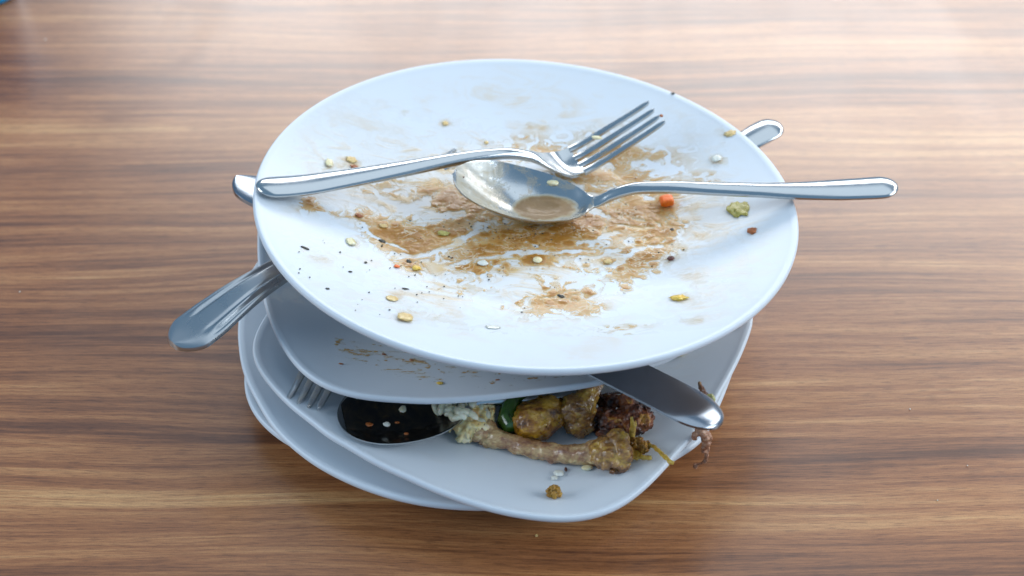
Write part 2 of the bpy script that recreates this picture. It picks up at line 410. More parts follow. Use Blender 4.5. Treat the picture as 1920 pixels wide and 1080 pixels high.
V, Fc = loft(st, 13); put('handle', V, Fc, STEEL_K, root)
st = []
for x in np.concatenate([np.linspace(hb, LKn - .016, 30), LKn - .016 + .016 * np.sin(np.linspace(.05, 1.52, 18))]):
    wd = np.interp(x, [hb, hb + .02, LKn * .7, LKn - .014, LKn], [.005, .0105, .0128, .0128, .0124]); e = 1.0
    if x > LKn - .016: e = math.sqrt(max(.012, 1 - ((x - LKn + .016) / .0161) ** 2)); wd *= e ** .9
    dome = float(sm(LKn - .03, LKn - .004, x))
    cr = .0004 + .0016 * dome
    z = zk(x) - .0016 * dome * (1 - e) - .0008 * dome
    st.append((x, 0, z, wd, (lambda q, cr=cr, wd=wd, e=e: cr * max(0, 1 - abs(q) ** 3) ** .9 * e - .22 * wd * q), (lambda q, wd=wd: -.0013 - .22 * wd * q)))
V, Fc = loft(st, 21); put('blade', V, Fc, STEEL_K, root)

# patterned handle poking out on the left (its head lies hidden between the plates)
A = at(322, 640, .0655); Bp = at(560, 482, .0690); LP = Line(A, Bp); ext = .19
LP = Line(A, A + np.append(LP.d, 0) * ext)
zz = lambda x: .0655 + .0040 * sm(0, .09, x) - .0015 * sm(.0, .02, x) * 0
spP = np.array([(x, .0635 + .0055 * sm(0, .05, x) - .006 * sm(.09, .125, x) - .003 * sm(.12, .15, x) + .006 * sm(.15, .19, x)) for x in np.linspace(0, ext, 24)])
root = empty('fork', (A[0], A[1], 0), LP.ang); tag(root, 'grooved old-style fork handle jutting out lowest at the left of the stack', 'fork')
st = []
for x in np.concatenate([.012 - .012 * np.cos(np.linspace(.1, 1.57, 12)), np.linspace(.012, .135, 60)[1:]]):
    z = float(interp(spP, x)); wd = float(np.interp(x, [0, .01, .022, .05, .09, .108, .118, .135], [.0100, .0118, .0116, .0088, .0058, .004, .008, .0118]))
    if x < .012: wd *= math.sqrt(max(.02, 1 - ((.012 - x) / .0122) ** 2)) 
    g = float(sm(.013, .020, x) * (1 - sm(.10, .108, x)))
    def top(q, g=g): 
        rid = math.exp(-((abs(q) - .66) / .075) ** 2) * .0008 - math.exp(-((abs(q) - .48) / .07) ** 2) * .00045 - math.exp(-((abs(q) - .84) / .06) ** 2) * .0005
        return .0016 * max(0, 1 - abs(q) ** 3) ** .8 + g * rid + .0002
    st.append((x, 0, z, wd, top, (lambda q: -.0020)))
V, Fc = loft(st, 61); put('handle', V, Fc, STEEL_F, root)
for i in range(4):
    yc = (i - 1.5) * .0068; st = []
    for x in np.linspace(.134, .19, 14):
        st.append((x, yc, float(interp(spP, x)), .0016 * (1.1 - .6 * (x - .134) / .056), (lambda q: .0006), (lambda q: -.0012)))
    V, Fc = loft(st, 5); put('tine', V, Fc, STEEL_F, root)

# spoon handle behind, upper right
Bq = at(1462, 232, .0655); Aq = at(1392, 262, .0665)
dq = (Bq - Aq)[:2]; dq /= np.linalg.norm(dq)
dq = np.array([math.cos(math.radians(31)), math.sin(math.radians(31))])
A = Bq.copy(); A[:2] -= dq * .185; LQ = Line(A, Bq)
spQ = np.array([(x, float(np.interp(x, [0, .06, .10, .12, .15, .172, .185], [.045, .044, .0475, .0525, .0590, .0640, .0655]))) for x in np.linspace(0, .185, 38)])
make_spoon('spoon', 'plain rounded spoon handle poking out behind the round plate at upper right', LQ, spQ, .062, .019, .006,
    [(0, .004), (.06, .004), (.07, .0032), (.11, .0036), (.150, .0070), (.172, .0086), (.185, .0086)])

# fork and spoon on the bone plate
TIP = [(535,743),(556,752),(577,761),(599,770)]
tp = np.mean([P3.hit(*p, off=.0016)[0] for p in TIP], axis=0)
dv = P3.hit(*TIP[3])[0] - P3.hit(*TIP[0])[0]; ax = np.array([-dv[1], dv[0]]); ax /= np.linalg.norm(ax)
if ax[1] < 0: ax = -ax
Hd = np.array([tp[0] + ax[0] * .17, tp[1] + ax[1] * .17, 0]); L3 = Line(Hd, tp)
s3 = []
for x in np.linspace(0, L3.L, 30):
    p = Hd[:2] + L3.d * x; r = L3.L - x
    s3.append((x, tp[2] + .0045 * sm(0, .03, r) * (1 - .9 * sm(.02, .06, r)) - .006 * sm(.02, .06, r) + .016 * sm(.08, .13, r)))
hw_ = np.linalg.norm(dv[:2]) / 2 + .0012
make_fork('fork', 'fork with only its four tine tips showing on the left of the bone plate', L3, np.array(s3),
    [(0, .007), (.05, .005), (L3.L - .075, .0032), (L3.L - .063, .0075), (L3.L - .05, hw_ + .0004), (L3.L, hw_)], L3.L - .046, STEEL_B, head_w=hw_ + .0004, tine_w=.0018)
A = at(633, 783, .0372); LB = Line(A, at(1062, 740, .026))
ln = LB.L + .05; spB = np.array([(x, .0368 - .0040 * sm(0, .07, x) - .0065 * sm(.06, .10, x)) for x in np.linspace(0, .148, 30)])
LB = Line(A, A + np.append(LB.d * .148, 0))
make_spoon('spoon', 'dark mirror-like spoon holding rice grains on the bone plate under the rim above', LB, spB, .0600, .0205, .0100,
    [(0, .004), (.055, .004), (.066, .0032), (.10, .0038), (.13, .0060), (.148, .0062)], mat=STEEL)

# ------------------------------------------------------------------ gravy
def sauce(name, label, plate, ur, vr, step, field, hmax, mat, cat):
    us = np.arange(ur[0], ur[1], step); vs = np.arange(vr[0], vr[1], step); U, Vv = np.meshgrid(us, vs)
    X0 = plate.world(U, Vv); px, py = proj(X0)
    f = field(px, py, U, Vv)
    hgt = hmax * np.clip(f, -.15, None)
    X = X0 + hgt[..., None] * plate.n
    keep = f > -.04
    ny, nx = U.shape
    idx = -np.ones(U.shape, int); fm = (keep[:-1, :-1] & keep[1:, :-1] & keep[:-1, 1:] & keep[1:, 1:])
    used = np.zeros(U.shape, bool); used[:-1, :-1] |= fm; used[1:, :-1] |= fm; used[:-1, 1:] |= fm; used[1:, 1:] |= fm
    idx[used] = np.arange(used.sum()); V = X[used]; T = f[used]
    a = idx[:-1, :-1][fm]; b = idx[:-1, 1:][fm]; c = idx[1:, 1:][fm]; d = idx[1:, :-1][fm]
    o = mesh(name, V.tolist(), np.stack([a, b, c, d], 1).tolist(), mat, attr={'thickness': np.clip(T, 0, 3)})
    return tag(o, label, cat, kind='stuff')
def blobs(px, py, L):
    f = 0
    for (cx, cy, rx, ry, s, an) in L:
        c, sn = math.cos(math.radians(an)), math.sin(math.radians(an)); dx, dy = px - cx, py - cy
        a = (dx * c + dy * sn) / rx; b = (-dx * sn + dy * c) / ry
        f = np.maximum(f, s * np.exp(-np.power(a * a + b * b, 1.3) * .8)) + .25 * s * np.exp(-(a * a + b * b))
    return f
def seg(px, py, pts):
    d = np.full(px.shape, 1e9)
    for (x0, y0), (x1, y1) in zip(pts[:-1], pts[1:]):
        vx, vy = x1 - x0, y1 - y0; t = np.clip(((px - x0) * vx + (py - y0) * vy) / (vx * vx + vy * vy), 0, 1)
        d = np.minimum(d, np.hypot(px - x0 - t * vx, (py - y0 - t * vy) * 1.3))
    return d
B5 = [(1170,292,80,16,.75,0),(1130,330,120,26,.62,-4),(1060,300,60,14,.7,20),(1190,345,75,20,.6,0),(1190,395,90,26,.75,-6),(1110,425,110,26,1.0,-8),(1010,445,130,24,.95,0),(850,372,62,22,1.15,6),(900,395,60,20,.8,15),
      (770,445,68,26,1.15,8),(840,425,60,20,.9,-12),(910,465,75,22,.85,-8),(1230,425,60,22,.8,-10),(1225,470,46,34,.72,-20),(1185,505,46,26,.75,-35),(1090,470,70,16,.6,0),(1010,490,26,16,.75,0),(890,500,42,12,.7,-12),
      (1040,565,60,24,.78,-4),(1090,575,40,18,.6,0),(770,495,34,16,.75,30),(700,410,44,12,.6,25),(640,400,60,9,.35,5),(583,384,24,14,1.0,-8),(572,374,12,9,.9,0),(940,290,150,20,.30,-8),(720,350,60,30,.28,0),(1000,520,170,40,.30,0),(1100,250,110,14,.22,-15),
      (1320,345,70,24,.26,0),(1250,300,60,30,.24,0),(830,600,80,10,.12,12),(960,640,110,8,.26,8),(1160,615,60,8,.33,-8),(1190,380,30,20,.9,0),(1252,385,34,16,.95,0),(1385,395,20,14,.5,0),(1010,270,60,20,.3,0)]
WIPE = [([(735,482),(800,474),(850,458),(885,436)],5),([(850,500),(900,480),(960,476),(1010,474)],4.5),([(1010,478),(1060,473),(1115,474)],3.5),([(1060,540),(1130,515),(1170,490),(1190,470),(1240,458)],5),
        ([(1085,455),(1120,450),(1160,438)],5),([(1190,412),(1230,420),(1235,430)],4),([(1160,425),(1195,430),(1226,428)],4),([(800,405),(840,402),(870,398)],6),([(1105,400),(1140,410),(1130,440)],7),([(770,470),(730,455),(690,430)],3),([(940,520),(1010,505),(1100,525)],9),
        ([(720,395),(790,385),(820,365)],8),([(980,455),(1000,462)],4)]
LUMP = [(672,404,9,5),(718,422,11,6),(760,440,9,5),(785,448,9,6),(830,437,14,7),(850,442,8,5),(745,455,8,5),(870,500,9,6),(1005,487,15,11),(1138,489,12,8),(1035,552,9,6),(1195,455,9,6),(1230,455,10,7),(1205,522,9,6),(905,494,12,7),(1080,560,8,5),
        (1100,545,9,6),(1256,452,9,6),(1222,432,8,5),(583,374,9,5),(940,415,8,5),(915,470,7,4),(1170,400,9,5),(1213,478,8,5)]
rs = np.random.RandomState(5)
for _ in range(85):
    a, r = rs.uniform(0, 6.28), rs.uniform(0, 1) ** .5
    LUMP.append((985 + 270 * r * math.cos(a), 470 + 110 * r * math.sin(a), rs.uniform(7, 13), rs.uniform(4, 7)))
for _ in range(150):
    a, r = rs.uniform(0, 6.28), rs.uniform(0, 1) ** .6
    LUMP.append((985 + 275 * r * math.cos(a), 440 + 120 * r * math.sin(a), rs.uniform(2.5, 6), rs.uniform(1.8, 4)))
HALO = [(617,307,16,12),(660,303,24,12),(658,455,18,12),(735,561,20,11),(762,596,26,14),(1273,560,30,12),(1385,395,30,20),(1408,434,18,12),(1366,251,24,12),(1343,299,22,10),(1250,385,30,16),(835,232,14,9),(912,267,12,8),(571,466,16,7),
    (767,493,20,12),(906,496,22,12),(1010,490,26,14),(1258,484,18,12),(1140,492,22,12),(1200,655,26,7),(1180,610,34,8),(940,640,50,6),(830,655,40,6),(1120,640,30,6),(1300,600,30,8),(700,600,30,8),(600,480,30,14),(1325,440,40,14),(1290,520,36,14),(1330,350,40,12),(760,215,10,6),(1010,235,40,8),(980,205,26,7)]
def f5(px, py, U, V):
    # domain warp gives the smeared look; streaks run left-right with a swirl
    wx = (fbm(U * 60, V * 60, 3, 3) - .5); wy = (fbm(U * 60 + 40, V * 60, 3, 9) - .5)
    X = px + wx * 34; Y = py + wy * 22
    f = blobs(X, Y, B5)
    w2 = fbm(U * 150 + wy * 9, V * 190 + wx * 9, 3, 71) - .5
    n = fbm(U * 120 + wx * 7 + w2 * 2.5, V * 170 + wy * 7 + w2 * 2.5, 3, 21) - .5
    n2 = fbm(U * 330 + w2 * 4, V * 420 + w2 * 4, 2, 55) - .5
    f = f * (.95 + .9 * n) + .75 * n * sm(.05, .5, f) + .30 * n2 * sm(.1, .5, f) - .9 * sm(.50, .66, fbm(U * 120 + wx * 10, V * 170 + wy * 10, 3, 131)) * (1 - sm(.3, .9, f)) + .05
    ridge = 0
    for pts, wd in WIPE:
        d = seg(X * .6 + px * .4, Y * .6 + py * .4, pts); f = f - 1.0 * np.exp(-(d / wd) ** 2); ridge = ridge + .16 * np.exp(-((d - wd * 1.9) / (wd * .6)) ** 2) * sm(-.1, .2, f)
    f = f + ridge
    f = np.where(f > .55, .55 + (f - .55) * .55, f)
    for (cx, cy, rx, ry) in HALO:
        g = ((X - cx) / rx) ** 2 + ((Y - cy) / ry) ** 2
        f = np.where(g < 6, np.maximum(f, -.1 + .42 * np.exp(-g * .8) + .5 * n), f)
    for (cx, cy, rx, ry) in LUMP:
        g = ((px - cx) / rx) ** 2 + ((py - cy) / ry) ** 2
        m = g < 5
        f = np.where(m, f + .55 * np.exp(-g * 1.4) * (1 if rx > 6.5 else .6) - .18 * np.exp(-((np.sqrt(g) - 1.35) / .22) ** 2), f)
    return f
def gravy_mat():
    t = NT('brown_gravy'); v = t.obj()
    th = t.n('ShaderNodeAttribute', attribute_name='thickness').outputs['Fac']
    n = t.noise(v, 320, 5, .6, .5); n3 = t.noise(v, 45, 3, .5)
    k = t.math('ADD', t.math('ADD', th, t.math('MULTIPLY', t.math('SUBTRACT', n, .5), .35)), t.math('MULTIPLY', t.math('SUBTRACT', n3, .5), .5))
    col = t.ramp(k, [(0, srgb(230, 208, 164)), (.2, srgb(224, 190, 126)), (.5, srgb(216, 172, 96)), (.8, srgb(200, 144, 64)), (1, srgb(172, 116, 40))])
    vn = t.noise(t.mapping(v, (150, 210, 150), rot=(0, 0, .2)), 1, 3, .5, 1.0)
    vk = t.ramp(t.math('ABSOLUTE', t.math('SUBTRACT', vn, .5)), [(0, (1, 1, 1)), (.012, (.85, .85, .85)), (.032, (0, 0, 0))])
    pk_ = t.ramp(t.noise(v, 60, 3, .6), [(.42, (0, 0, 0)), (.56, (1, 1, 1))])
    col = t.mix(t.math('MULTIPLY', t.math('MULTIPLY', vk, pk_), .75), col, srgb(238, 222, 192))
    t.set(Base_Color=col, Roughness=.26, Specular_IOR_Level=.35, Coat_Weight=.12, Coat_Roughness=.04, Subsurface_Weight=.12, Subsurface_Scale=.0015)
    t.bump(t.math('ADD', n, t.noise(v, 900, 3, .6)), .18, .0002)
    sn = t.noise(t.mapping(v, (160, 420, 160), rot=(0, 0, .25)), 1, 5, .65, .8)
    th2 = t.math('MULTIPLY', th, t.math('ADD', .6, t.math('MULTIPLY', sn, .6)))
    al = t.ramp(th2, [(0, (0, 0, 0)), (.12, (.07, .07, .07)), (.28, (.26, .26, .26)), (.5, (.58, .58, .58)), (.9, (.86, .86, .86))])
    t.set(Alpha=al)
    return t.m
GR = gravy_mat()
sauce('gravy', 'brown gravy smeared over the middle of the round top plate', P5, (-.118, .105), (-.095, .088), .00042, f5, .00034, GR, 'gravy')
def f4(px, py, U, V):
    m = blobs(px, py, [(660,660,50,24,.9,20),(760,680,110,26,1.0,14),(880,705,90,18,.8,5),(1010,708,80,8,.9,-6),(700,735,70,7,.35,0),(1080,708,30,8,.7,0),(630,640,30,12,.5,0)])
    n = fbm(U * 170 + (fbm(U * 50, V * 50, 2, 4) - .5) * 12, V * 420, 4, 77); n2 = fbm(U * 600, V * 1000, 3, 12)
    return (n * .7 + n2 * .3 - .735 + .22 * np.clip(m, 0, 1)) * 3.6 - (m < .08) * 1.0
sauce('sauce_flecks', 'thin brown sauce flecks on the plate below the round one', P4, (-.11, .06), (-.112, -.03), .00045, f4, .0003, GR, 'sauce')

# ------------------------------------------------------------------ small food
def blob_mesh(sx, sy, sz, seed=0, amp=.18, fr=1.6, sub=3, square=0.0):
    bm = bmesh.new(); bmesh.ops.create_icosphere(bm, subdivisions=sub, radius=1)
    for v in bm.verts:
        c = v.co.copy()
        if square > 0:
            m = max(abs(c.x), abs(c.y), abs(c.z)); c = c.lerp(c / m * .85, square)
        n = mn.fractal(v.co * fr + Vector((seed * 3.7, seed * 1.3, seed)), 1, 2, 4)
        c *= 1 + amp * n
        v.co = Vector((c.x * sx, c.y * sy, c.z * sz))
    for f in bm.faces: f.smooth = True
    return bm
PX = 1 / 3850.
SEED = [0]
def bit(name, label, cat, px, py, wpx, dpx, hmm, mat, plate=P5, rz=0, sq=0.0, amp=.2, base=None, group=None, sub=3, lift=.0, parent=None, fr=2.1):
    """crumb resting on a plate; wpx = width and dpx = depth (picture px along/across), h in mm"""
    SEED[0] += 1
    if base is None: X, x, y = plate.hit(px, py, hmm * .0004); nrm = plate.normal(x, y)
    else: X, nrm = np.array(base), np.array([0, 0, 1.])
    hmm *= .55; bm = blob_mesh(wpx * PX * .43, dpx * PX * .43 / .68, hmm * .0005, SEED[0], amp * 2.0, fr * 1.35, sub, sq * .8)
    me = bpy.data.meshes.new(name); bm.to_mesh(me); bm.free(); me.materials.append(mat)
    o = bpy.data.objects.new(name, me); link(o, parent)
    q = Vector((0, 0, 1)).rotation_difference(Vector(nrm)); o.rotation_mode = 'QUATERNION'
    o.rotation_quaternion = q @ Matrix.Rotation(math.radians(rz), 3, 'Z').to_quaternion()
    o.location = Vector(X) + Vector(nrm) * lift
    if parent is None: tag(o, label, cat, group)
    return o
CREAM = food('cooked_onion', [(.3, srgb(214, 196, 140)), (.6, srgb(236, 226, 190))], 300, .35, .3, sss=.3)
TAN = food('fried_garlic', [(.3, srgb(200, 160, 90)), (.6, srgb(228, 200, 140))], 300, .4, .4, sss=.2)
WHITE = food('rice_white', [(.3, srgb(214, 214, 200)), (.7, srgb(240, 240, 232))], 400, .3, .2, sss=.05)
ORANGE = food('carrot', [(.3, srgb(240, 92, 0)), (.7, srgb(250, 128, 12))], 300, .4, .3, sss=.1, coat=.15)
RUST = food('brown_crumb', [(.3, srgb(130, 66, 26)), (.7, srgb(190, 110, 50))], 500, .4, .6)
YELL = food('yellow_flake', [(.3, srgb(226, 170, 30)), (.7, srgb(246, 214, 100))], 400, .35, .5, sss=.2)
OLIVE = food('olive_leaf', [(.3, srgb(164, 150, 56)), (.7, srgb(208, 196, 112))], 350, .35, .6, sss=.2)
HERB = food('dark_herb', [(.3, srgb(18, 20, 14)), (.7, srgb(58, 56, 40))], 600, .5, .6, sss=0)
DRED = food('dark_bean', [(.3, srgb(60, 22, 14)), (.7, srgb(110, 50, 30))], 600, .3, .4)
bit('onion_piece', 'small cream onion piece above the left end of the top fork', 'onion', 617, 305, 17, 18, 2.0, CREAM, sq=.3)
bit('garlic_flake', 'tan garlic flake above the top fork handle, beside a reddish crumb', 'garlic', 659, 299, 26, 14, 1.2, TAN, sq=.2)
bit('crumb', 'reddish brown crumb touching the tan flake above the fork handle', 'crumb', 665, 313, 18, 9, 1.8, RUST)
bit('onion_piece', 'pale onion flake on the left slope of the round plate', 'onion', 658, 453, 20, 18, 1.6, CREAM, sq=.3, rz=20)
bit('garlic_flake', 'flat oval tan flake near the lower left rim of the round plate', 'garlic', 735, 559, 25, 15, 1.3, TAN, amp=.1)
bit('garlic_chunk', 'two-tone tan and white chunk lowest at the left front of the round plate', 'garlic', 760, 594, 31, 24, 3.0, TAN, sq=.4, amp=.12)
bit('onion_piece', 'white triangular sliver near the front rim of the round plate', 'onion', 925, 613, 30, 12, .8, WHITE, sq=.5, rz=10)
bit('yellow_flake', 'bright yellow flake on the right front slope of the round plate', 'food scrap', 1273, 558, 32, 13, 1.8, YELL, amp=.4, rz=-12)
bit('herb_leaf', 'olive green leaf scrap below the spoon handle near the right rim', 'leaf', 1385, 393, 38, 30, 1.6, OLIVE, amp=.45, fr=1.2)
bit('crumb', 'brown wet crumb near the right rim below the olive scrap', 'crumb', 1410, 432, 19, 15, 1.4, RUST, amp=.3)
bit('carrot_piece', 'bright orange carrot cube just below the spoon handle', 'carrot', 1250, 376, 34, 22, 7.5, ORANGE, sq=1.2, amp=.03, rz=8)
bit('garlic_chunk', 'white chunk on the right slope between spoon handle and fork tines', 'garlic', 1343, 297, 23, 14, 2.6, WHITE, sq=.4, rz=20)
bit('garlic_flake', 'tan smear-edged flake near the upper right rim', 'garlic', 1368, 250, 26, 13, 1.0, TAN, amp=.3)
bit('bean', 'dark red bean scrap at the right edge of the gravy', 'bean', 1258, 484, 16, 10, 2.4, DRED, amp=.1)
bit('bean', 'pale bean in a ring of gravy in front of the spoon', 'bean', 1008, 487, 20, 14, 3.0, CREAM, amp=.1)
bit('onion_piece', 'white rounded onion piece in the front left gravy', 'onion', 906, 493, 22, 12, 2.2, WHITE, amp=.15)
bit('corn_kernel', 'yellow kernel at the lower left edge of the gravy', 'corn', 781, 502, 18, 11, 2.2, YELL, rz=-30)
bit('crumb', 'small orange crumb left of the yellow kernel', 'crumb', 744, 499, 12, 7, 1.4, ORANGE)
bit('bean', 'orange lentil at the left tip of the gravy', 'bean', 673, 404, 17, 8, 2.0, RUST, amp=.1, rz=-20)
bit('bean', 'second orange lentil right of the left tip of the gravy', 'bean', 719, 423, 19, 10, 2.0, TAN, amp=.1)
bit('pepper_slice', 'soft yellow-green scrap in the left gravy', 'pepper', 832, 437, 26, 11, 2.2, OLIVE, amp=.3)
bit('garlic_flake', 'tan flake in the wiped right gravy', 'garlic', 1140, 490, 18, 11, 2.0, TAN)
bit('garlic_flake', 'small tan dot high on the far slope of the plate', 'garlic', 835, 231, 13, 10, 1.0, TAN)
bit('garlic_flake', 'tiny tan dot just above the middle of the fork handle', 'garlic', 912, 267, 10, 8, 1.0, TAN)
for (px_, py_, a_, b_, r_, lb) in [(571,464,19,5,-12,'black herb strip on the clean left slope of the plate'),(717,452,15,7,-30,'thick black herb strip in the left end of the gravy'),(767,490,9,11,20,'black herb scrap beside the yellow kernel'),
        (760,541,14,4,10,'thin black herb sliver between gravy and lower left rim'),(657,509,8,4,20,'tiny black herb scrap left of centre'),(1262,175,10,5,0,'black speck on the far right rim'),(1260,430,8,6,0,'round black peppercorn bit below the carrot'),
        (1052,555,15,7,-20,'olive black herb curl in the frontmost gravy'),(686,492,6,5,0,'round black dot on the left slope'),(615,541,9,5,0,'brown speck near the lower left rim')]:
    bit('herb_scrap', lb, 'herb', px_, py_, a_, b_, .8, HERB, rz=r_, amp=.35, sub=2)
# pepper dust: uncountable dots, one object
dust = bmesh.new(); rs = np.random.RandomState(3)
for _ in range(170):
    if rs.rand() < .75: a, r = rs.uniform(0, 6.28), rs.uniform(0, 1) ** .7; px_, py_ = 980 + 330 * r * math.cos(a), 440 + 150 * r * math.sin(a)
    else: px_, py_ = rs.uniform(540, 800), rs.uniform(430, 600)
    X, x, y = P5.hit(px_, py_, .0004)
    if math.hypot(x, y) > .125: continue
    b2 = bmesh.ops.create_icosphere(dust, subdivisions=1, radius=rs.uniform(.00018, .00045))
    for v in b2['verts']: v.co = Vector((v.co.x * rs.uniform(.8, 1.6), v.co.y, v.co.z * .7)) + Vector(X)
me = bpy.data.meshes.new('pepper_dust'); dust.to_mesh(me); dust.free(); me.materials.append(HERB)
tag(link(bpy.data.objects.new('pepper_dust', me)), 'fine black pepper dust over the gravy plate', 'pepper', kind='stuff')

# things in the top spoon and on the fork
def spoon_pt(px, py, ln, sp, xc, a, w_, d_, off=0):
    r = ray(px, py); z = .06
    for _ in range(20):
        X = at(px, py, z); v = X[:2] - ln.A[:2]; x = float(v @ ln.d); y = float(v @ ln.nrm[:2]); q = np.clip(y / w_, -1, 1)
        z = .5 * z + .5 * (float(interp(sp, x)) - d_ * max(0, 1 - ((x - xc) / a) ** 2) * (1 - q * q) + off)
    return X
X = spoon_pt(1037, 341, LS, spS, sxc, sa, .0212, .0125, .001); bit('garlic_chunk', 'pale garlic chunk on the dark inner wall of the top spoon', 'garlic', 0, 0, 30, 17, 4.2, CREAM, base=X, sq=.55, amp=.1, rz=-25)
X = spoon_pt(1058, 380, LS, spS, sxc, sa, .0212, .0125, .0012); bit('onion_piece', 'round pale bead floating in the liquid in the top spoon', 'onion', 0, 0, 16, 10, 2.4, CREAM, base=X, amp=.08)
X = spoon_pt(868, 332, LS, spS, sxc, sa, .0212, .0125, .0004); bit('crumb', 'dark crumb at the left end of the top spoon bowl', 'crumb', 0, 0, 7, 4, .9, DRED, base=X)
xf, zf = LF.hz(1118, 262)
X = at(1119, 258, zf + .0015); bit('rice_grain', 'single rice grain lying on the tines of the top fork', 'rice', 0, 0, 24, 9, 2.4, CREAM, base=X, rz=-15, amp=.12)
X = at(1240, 217, spF[-1, 1] + .0002); bit('crumb', 'orange crumb stuck to the front tine tip of the top fork', 'crumb', 0, 0, 8, 7, 1.8, RUST, base=X)
# pool and milky film in the top spoon
def f_pool():
    nx, ny = 90, 60; V, Fc, T = [], [], []
    ids = {}
    zl = float(interp(spS, sxc + .004)) - .0125 + .0036
    for j in range(ny):
        for i in range(nx):
            x = sxc - sa * .95 + 2 * sa * .95 * i / (nx - 1); q = -.98 + 1.96 * j / (ny - 1)
            X = (x - sxc) / sa; wd = .0212 * math.sqrt(max(0, 1 - abs(X) ** 2.15)) * (1 - .10 * X)
            z = float(interp(spS, x)) - .0125 * (1 - X * X) * (1 - q * q)
            n = float(fbm(np.array(x * 230.), np.array(q * 4.2 + 5), 4, 8)); n2 = float(fbm(np.array(x * 700.), np.array(q * 14.), 3, 18))
            front = 1 - sm(-.38, .12, q + .5 * max(0, .15 + X) - .35 * (n2 - .5) * 2)      # the residue leaves the far wall clean
            left = float(sm(.15, .55, -X + .5 * (n2 - .5)))
            tck = .62 * max(front, left) * (.35 + 1.1 * n) + .30 * (n2 - .5) - .06
            tck -= 3 * max(0, abs(q) - .93) + 2 * max(0, abs(X) - .9)
            f = max(tck, -.1); zf_ = z + .0006 * f
            dp = max(0, zl - z) + .0012 * (n - .5) * (1 if zl > z - .0006 else 0)
            f = max(f, 1.15 * float(sm(-.0002, .0020, dp))) if q * wd > -.03 else f
            zf_ = max(zf_, min(zl, zf_ + .003))
            V.append((x, wd * q, zf_)); T.append(f); ids[(i, j)] = len(V) - 1
    for j in range(ny - 1):
        for i in range(nx - 1):
            qd = [ids[(i, j)], ids[(i + 1, j)], ids[(i + 1, j + 1)], ids[(i, j + 1)]]
            if min(T[k] for k in qd) > -.03: Fc.append(qd)
    t = NT('milky_residue'); v = t.obj(); th = t.n('ShaderNodeAttribute', attribute_name='thickness').outputs['Fac']
    n = t.noise(v, 420, 5, .6, .4)
    k = t.math('ADD', t.math('MULTIPLY', th, .5), t.math('MULTIPLY', t.math('SUBTRACT', n, .5), .3))
    t.set(Base_Color=t.ramp(k, [(0, srgb(206, 206, 196)), (.25, srgb(198, 192, 174)), (.42, srgb(178, 156, 116)), (.55, srgb(144, 110, 62)), (.9, srgb(122, 90, 48))]), Roughness=.38, Coat_Weight=.1, Coat_Roughness=.1)
    t.set(Alpha=t.ramp(th, [(0, (0, 0, 0)), (.1, (.20, .20, .20)), (.4, (.55, .55, .55)), (1, (.78, .78, .78))]))
    t.bump(n, .5, .0003)
    o = mesh('spoon_residue', V, Fc, t.m, loc=(LS.A[0], LS.A[1], 0), rz=LS.ang, attr={'thickness': np.clip(T, 0, 2)})
    tag(o, 'milky gravy residue and small brown pool inside the top spoon', 'gravy', kind='stuff')
f_pool()

# ------------------------------------------------------------------ leftovers on the bone plate
def remeshed(name, shapes, mat, vox=.0007, parent=None, noise_amp=.0006, nscale=260, smooth_it=2):
    """shapes: list of ('s', centre, (rx,ry,rz), rotz) or ('t', [(p, r), ...]); union by voxel remesh"""
    bm = bmesh.new()
    for sh in shapes:
        if sh[0] == 's':
            b = bmesh.ops.create_icosphere(bm, subdivisions=3, radius=1)['verts']; M = Matrix.Rotation(sh[3], 3, 'Z')
            for v in b: v.co = M @ Vector((v.co.x * sh[2][0], v.co.y * sh[2][1], v.co.z * sh[2][2])) + Vector(sh[1])
        else:
            P = [(Vector(p), r) for p, r in sh[1]]; fine = []
            for i in range(len(P) - 1):
                n = max(2, int((P[i + 1][0] - P[i][0]).length / .0012))
                for k in range(n):
                    f = k / n; fine.append((P[i][0].lerp(P[i + 1][0], f), P[i][1] * (1 - f) + P[i + 1][1] * f))
            fine.append(P[-1]); rings = []
            for i, (p, r) in enumerate(fine):
                t = (fine[min(i + 1, len(fine) - 1)][0] - fine[max(i - 1, 0)][0]).normalized(); s1 = t.cross(Vector((0, 0, 1)))
                s1 = s1.normalized() if s1.length > 1e-4 else Vector((1, 0, 0)); s2 = s1.cross(t)
                rings.append([bm.verts.new(p + (s1 * math.cos(a) + s2 * math.sin(a)) * r) for a in [2 * math.pi * k / 12 for k in range(12)]])
            for a, b in zip(rings[:-1], rings[1:]):
                for k in range(12): bm.faces.new((a[k], a[(k + 1) % 12], b[(k + 1) % 12], b[k]))
            bm.faces.new(rings[0][::-1]); bm.faces.new(rings[-1])
    bmesh.ops.recalc_face_normals(bm, faces=bm.faces)
    me = bpy.data.meshes.new(name); bm.to_mesh(me); bm.free()
    o = bpy.data.objects.new(name, me); link(o)
    m = o.modifiers.new('r', 'REMESH'); m.mode = 'VOXEL'; m.voxel_size = vox; m.use_smooth_shade = True
    m2 = o.modifiers.new('s', 'SMOOTH'); m2.iterations = smooth_it; m2.factor = .5
    dg = bpy.context.evaluated_depsgraph_get(); me2 = bpy.data.meshes.new_from_object(o.evaluated_get(dg))
    o.modifiers.clear(); o.data = me2; bpy.data.meshes.remove(me); me2.name = name
    for v in me2.vertices:
        n = mn.fractal(v.co * nscale, 1, 2, 5); v.co += v.normal * noise_amp * n
    me2.materials.clear(); me2.materials.append(mat); me2.polygons.foreach_set('use_smooth', [True] * len(me2.polygons)); me2.update()
    if parent: o.parent = parent
    return o
def p3(px, py, r=0.0):      # point whose centre is r above the bone plate
    return tuple(P3.hit(px, py, r)[0])
